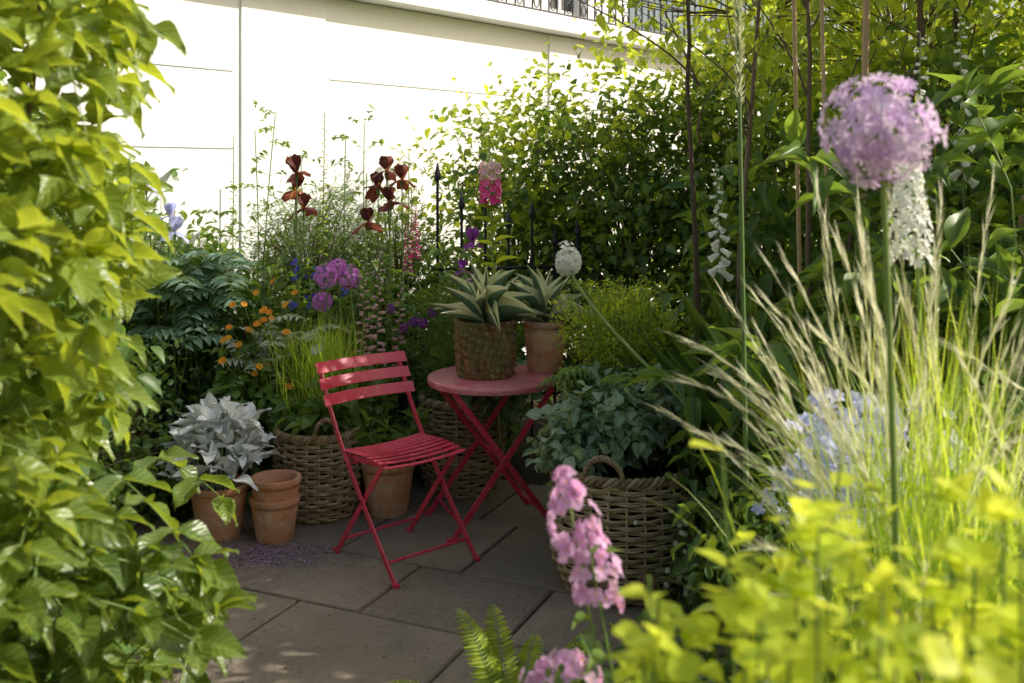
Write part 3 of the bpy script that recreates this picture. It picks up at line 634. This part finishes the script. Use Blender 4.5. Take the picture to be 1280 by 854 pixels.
n=80; t=np.linspace(1.50,1.76,n); th=np.arange(n)*2.4; D=np.stack([np.cos(th),np.sin(th),np.full(n,.25)],1); q=np.stack([np.full(n,.83),np.full(n,2.08),t],1)
rad=np.interp(t,[1.5,1.6,1.76],[.036,.03,.006])*R.uniform(.8,1.2,n); flower(B,q+D*rad[:,None],D,6,.018,.008,1.1,0); B.inst(TH,q,D,np.tile(UP,(n,1)),np.stack([np.full(n,.0012),rad,rad],1),None,1)
B.build('white_flower_spike',['white','stem'])
B=MB(); 
for x,y,z in((.70,3.1,2.35),(1.02,1.95,2.3)):
    P=stem(B,(x+.04,y,0),(x,y,z),.009 if x<.9 else .006,0,.01,14)
    n=260; t=R.uniform(z-.45,z,n); th=R.uniform(0,6.28,n); B.inst(NEE,np.stack([np.interp(t,P[:,2],P[:,0]),np.full(n,y),t],1),np.stack([np.cos(th),np.sin(th),np.full(n,1.6)],1),np.tile(UP,(n,1))+R.normal(0,.5,(n,3)),sc(n,.035,.006),None,1)
B.build('foxtail_lily_stalk',['stem','cream'])
fox('white_foxglove',[((1.85,4.0,0),(1.80,4.0,2.35)),((1.62,3.9,0),(1.60,3.9,2.25)),((1.0,4.5,0),(.92,4.5,1.75))],'white',26,.06,.014,.72,.7,.8)

# ------------------------------------------------------------ feather grass
def plume(B,P,m,jl=.10):
    for p in P:
        ti=R.uniform(8.2,13,m).clip(0,12.99); i=ti.astype(int); fr=(ti-i)[:,None]; q=p[i]*(1-fr)+p[np.minimum(i+1,13)]*fr; tg=nrm(p[np.minimum(i+1,13)]-p[i])
        B.inst(NEE,q,tg+R.normal(0,jl,(m,3)),R.normal(0,1,(m,3)),np.stack([np.full(m,.0015),R.uniform(.03,.08,m),np.full(m,.03)],1),None,2)
B=MB(); base=(.84,1.95,.2)
grass(B,base,.09,560,1.22,.36,.0038,0,13,sag=.25)
n=80; dirs=R.uniform(0,6.28,n); dirs[:34]=R.normal(math.pi,.6,34)
P=grass(B,base,.07,n,1.42,.48,.0024,1,14,dirs=dirs,sag=.26,hj=.22); plume(B,P,44)
grass(B,base,.08,110,1.35,.42,.0026,1,14,sag=.25,hj=.25)
B.build('feather_grass_clump',['grass','stipa','awn'])
B=MB(); P=grass(B,(1.14,1.7,.3),.08,40,1.3,.45,.0024,1,14,sag=.3); plume(B,P,36)
grass(B,(1.14,1.7,.3),.08,330,1.1,.38,.0038,0,12,sag=.3)
B.build('feather_grass_clump',['grass','stipa','awn'])
B=MB()
for k in range(60):
    p=A(R.normal(.90,.11),R.normal(2.5,.1),R.uniform(.86,1.12)); stem(B,(p[0]+R.normal(0,.04),2.55,0),p,.002,1); flower(B,p+R.normal(0,.024,(7,3)),A(-.2,-.8,.7)+R.normal(0,.35,(7,3)),5,.019,.014,1.25,0)
clump(B,[(.95,2.75,.5,.4,.3,.42)],300,8,.05,.022,LAN,2,tw=None,cr=.05)
B.build('woodland_phlox',['lilac','stem','mid'])
bush('cranesbill_plant',[(1.08,3.2,.35,.31,.4,.42),(1.5,2.8,.5,.5,.5,.6)],540,8,.055,.045,MED,'mid',cr=.05)
B=MB()
for k in range(44):
    p=A(R.normal(.66,.07),R.normal(3.72,.05),R.uniform(.08,.42)); stem(B,(.72,3.75,.0),p,.0015,1,.05); ax_=A(-.3,-.8,.5)+R.normal(0,.3,3)
    flower(B,p,ax_,11,.011,.0035,1.35,0); flower(B,p+nrm(ax_)*.002,ax_,6,.004,.003,.6,2)
clump(B,[(.72,3.75,.16,.16,.12,.18)],70,9,.022,.009,NEE,3,tw=None,cr=.04)
B.build('fleabane_daisy',['white','stem','yellow','mid'])
B=MB(); 
for (x,y,z0,z1,bx) in((.085,1.6,1.06,1.21,.17),(.12,1.62,.98,1.12,.2),(.09,1.6,.86,.92,.16),(.05,1.65,.83,.87,.15)):
    P=stem(B,(bx+.15,1.75,0),(x,y,z1),.0035,1,.02,14); n=int((z1-z0)*380); t=R.uniform(z0,z1,n); th=R.uniform(0,6.28,n); D=np.stack([np.cos(th),np.sin(th),R.uniform(.1,.8,n)],1)
    r=np.interp(t,[z0,z0+.4*(z1-z0),z1],[.035,.04,.012]); xx=np.interp(t,P[:,2],P[:,0]); q=np.stack([xx,np.interp(t,P[:,2],P[:,1]),t],1)+D*r[:,None]
    flower(B,q,D,4,.0125,.0125,1.25,0); flower(B,q+D*.001,D,4,.003,.002,.6,3)
    k=9; tt=np.linspace(.3,z0,k); th=np.arange(k)*2.4; B.inst(LAN,np.stack([np.interp(tt,P[:,2],P[:,0]),np.interp(tt,P[:,2],P[:,1]),tt],1),np.stack([np.cos(th),np.sin(th),np.full(k,.5)],1),np.tile(UP,(k,1)),sc(k,.09,.025),None,2)
B.build('sweet_rocket_flower',['pink','stem','mid','yellow'])
B=MB()
for k in range(85):
    x=R.uniform(.13,.70); y=R.uniform(.62,1.15); zt=1.31+ .07*R.normal()-.35*max(0,.38-x)*1.2
    zt=min(zt,1.40)
    P=stem(B,(x*.9+.05,y+.1,.2),(x,y,zt),.0028,1,.03,12)
    n=16; j=R.uniform(6,11,n); i=j.astype(int).clip(0,10); fr=(j-i)[:,None]; q=P[i]*(1-fr)+P[i+1]*fr; th=np.arange(n)*2.4
    B.inst(RND if k%3 else MED,q,np.stack([np.cos(th),np.sin(th),np.full(n,.35)],1),UP+R.normal(0,.2,(n,3)),sc(n,.038,.028),(j-6)/7+R.random(n)*.2,2 if k%4==0 else 0)
    if k%2==0:
        flower(B,P[-1]+R.normal(0,.016,(7,3)),UP+R.normal(0,.4,(7,3)),4,.017,.020,1.2,0)
B.build('lime_spurge_plant',['lime','stem','bright'])
bush('meadow_foliage',[(.75,1.45,.72,.45,.3,.42),(.4,1.5,.5,.22,.25,.35),(1.2,1.3,.8,.4,.5,.45)],520,8,.045,.028,MED,'bright',cr=.05)
B=MB()
for k in range(16):
    q=k*2.4; e=R.uniform(.5,2.2); frond(B,(.0,2.85,.02),(math.cos(q),math.sin(q),e),R.uniform(.36,.5),30,.05,.012,0,1,LAN,.3,.15)
for k in range(14):
    q=k*2.4; frond(B,(-.12,2.6,.02),(math.cos(q),math.sin(q),.6),R.uniform(.24,.34),24,.05,.012,0,1,LAN,.3,.2)
B.build('fern_plant',['bright','stem'])
bush('low_edging_plant',[(.45,2.9,.12,.35,.35,.2),(.2,2.2,.15,.4,.3,.25)],260,8,.04,.028,MED,'mid',cr=.04)

# ------------------------------------------------------------ light, sky, camera
ts=nrm(A(.84,.06,.58)); w=bpy.data.worlds.new("World"); scene.world=w; w.use_nodes=True; nt=w.node_tree; bg=nt.nodes['Background']
sk=nt.nodes.new('ShaderNodeTexSky'); sk.sky_type='NISHITA'; sk.sun_disc=False; sk.sun_elevation=math.asin(ts[2]); sk.sun_rotation=math.atan2(ts[0],ts[1]); sk.dust_density=5.0; sk.air_density=1.5; sk.ozone_density=.6
nt.links.new(sk.outputs[0],bg.inputs[0]); bg.inputs[1].default_value=.15
s=bpy.data.lights.new('sun','SUN'); s.energy=5; s.angle=math.radians(.5); s.color=(1,.95,.85); so=bpy.data.objects.new('sun',s); scene.collection.objects.link(so)
so.rotation_euler=Vector(-ts).to_track_quat('-Z','Y').to_euler(); so.location=(8,-1,8)
cd=bpy.data.cameras.new('camera'); co=bpy.data.objects.new('camera',cd); scene.collection.objects.link(co); co.location=(0,0,1.7); co.rotation_euler=(math.radians(90),0,0)
cd.lens=35; cd.sensor_width=36; cd.shift_y=-.165; cd.clip_end=500; cd.clip_start=.05; cd.dof.use_dof=True; cd.dof.focus_distance=4.7; cd.dof.aperture_fstop=3.6
scene.camera=co
scene.view_settings.view_transform='Standard'; scene.view_settings.look='None'; scene.view_settings.exposure=0
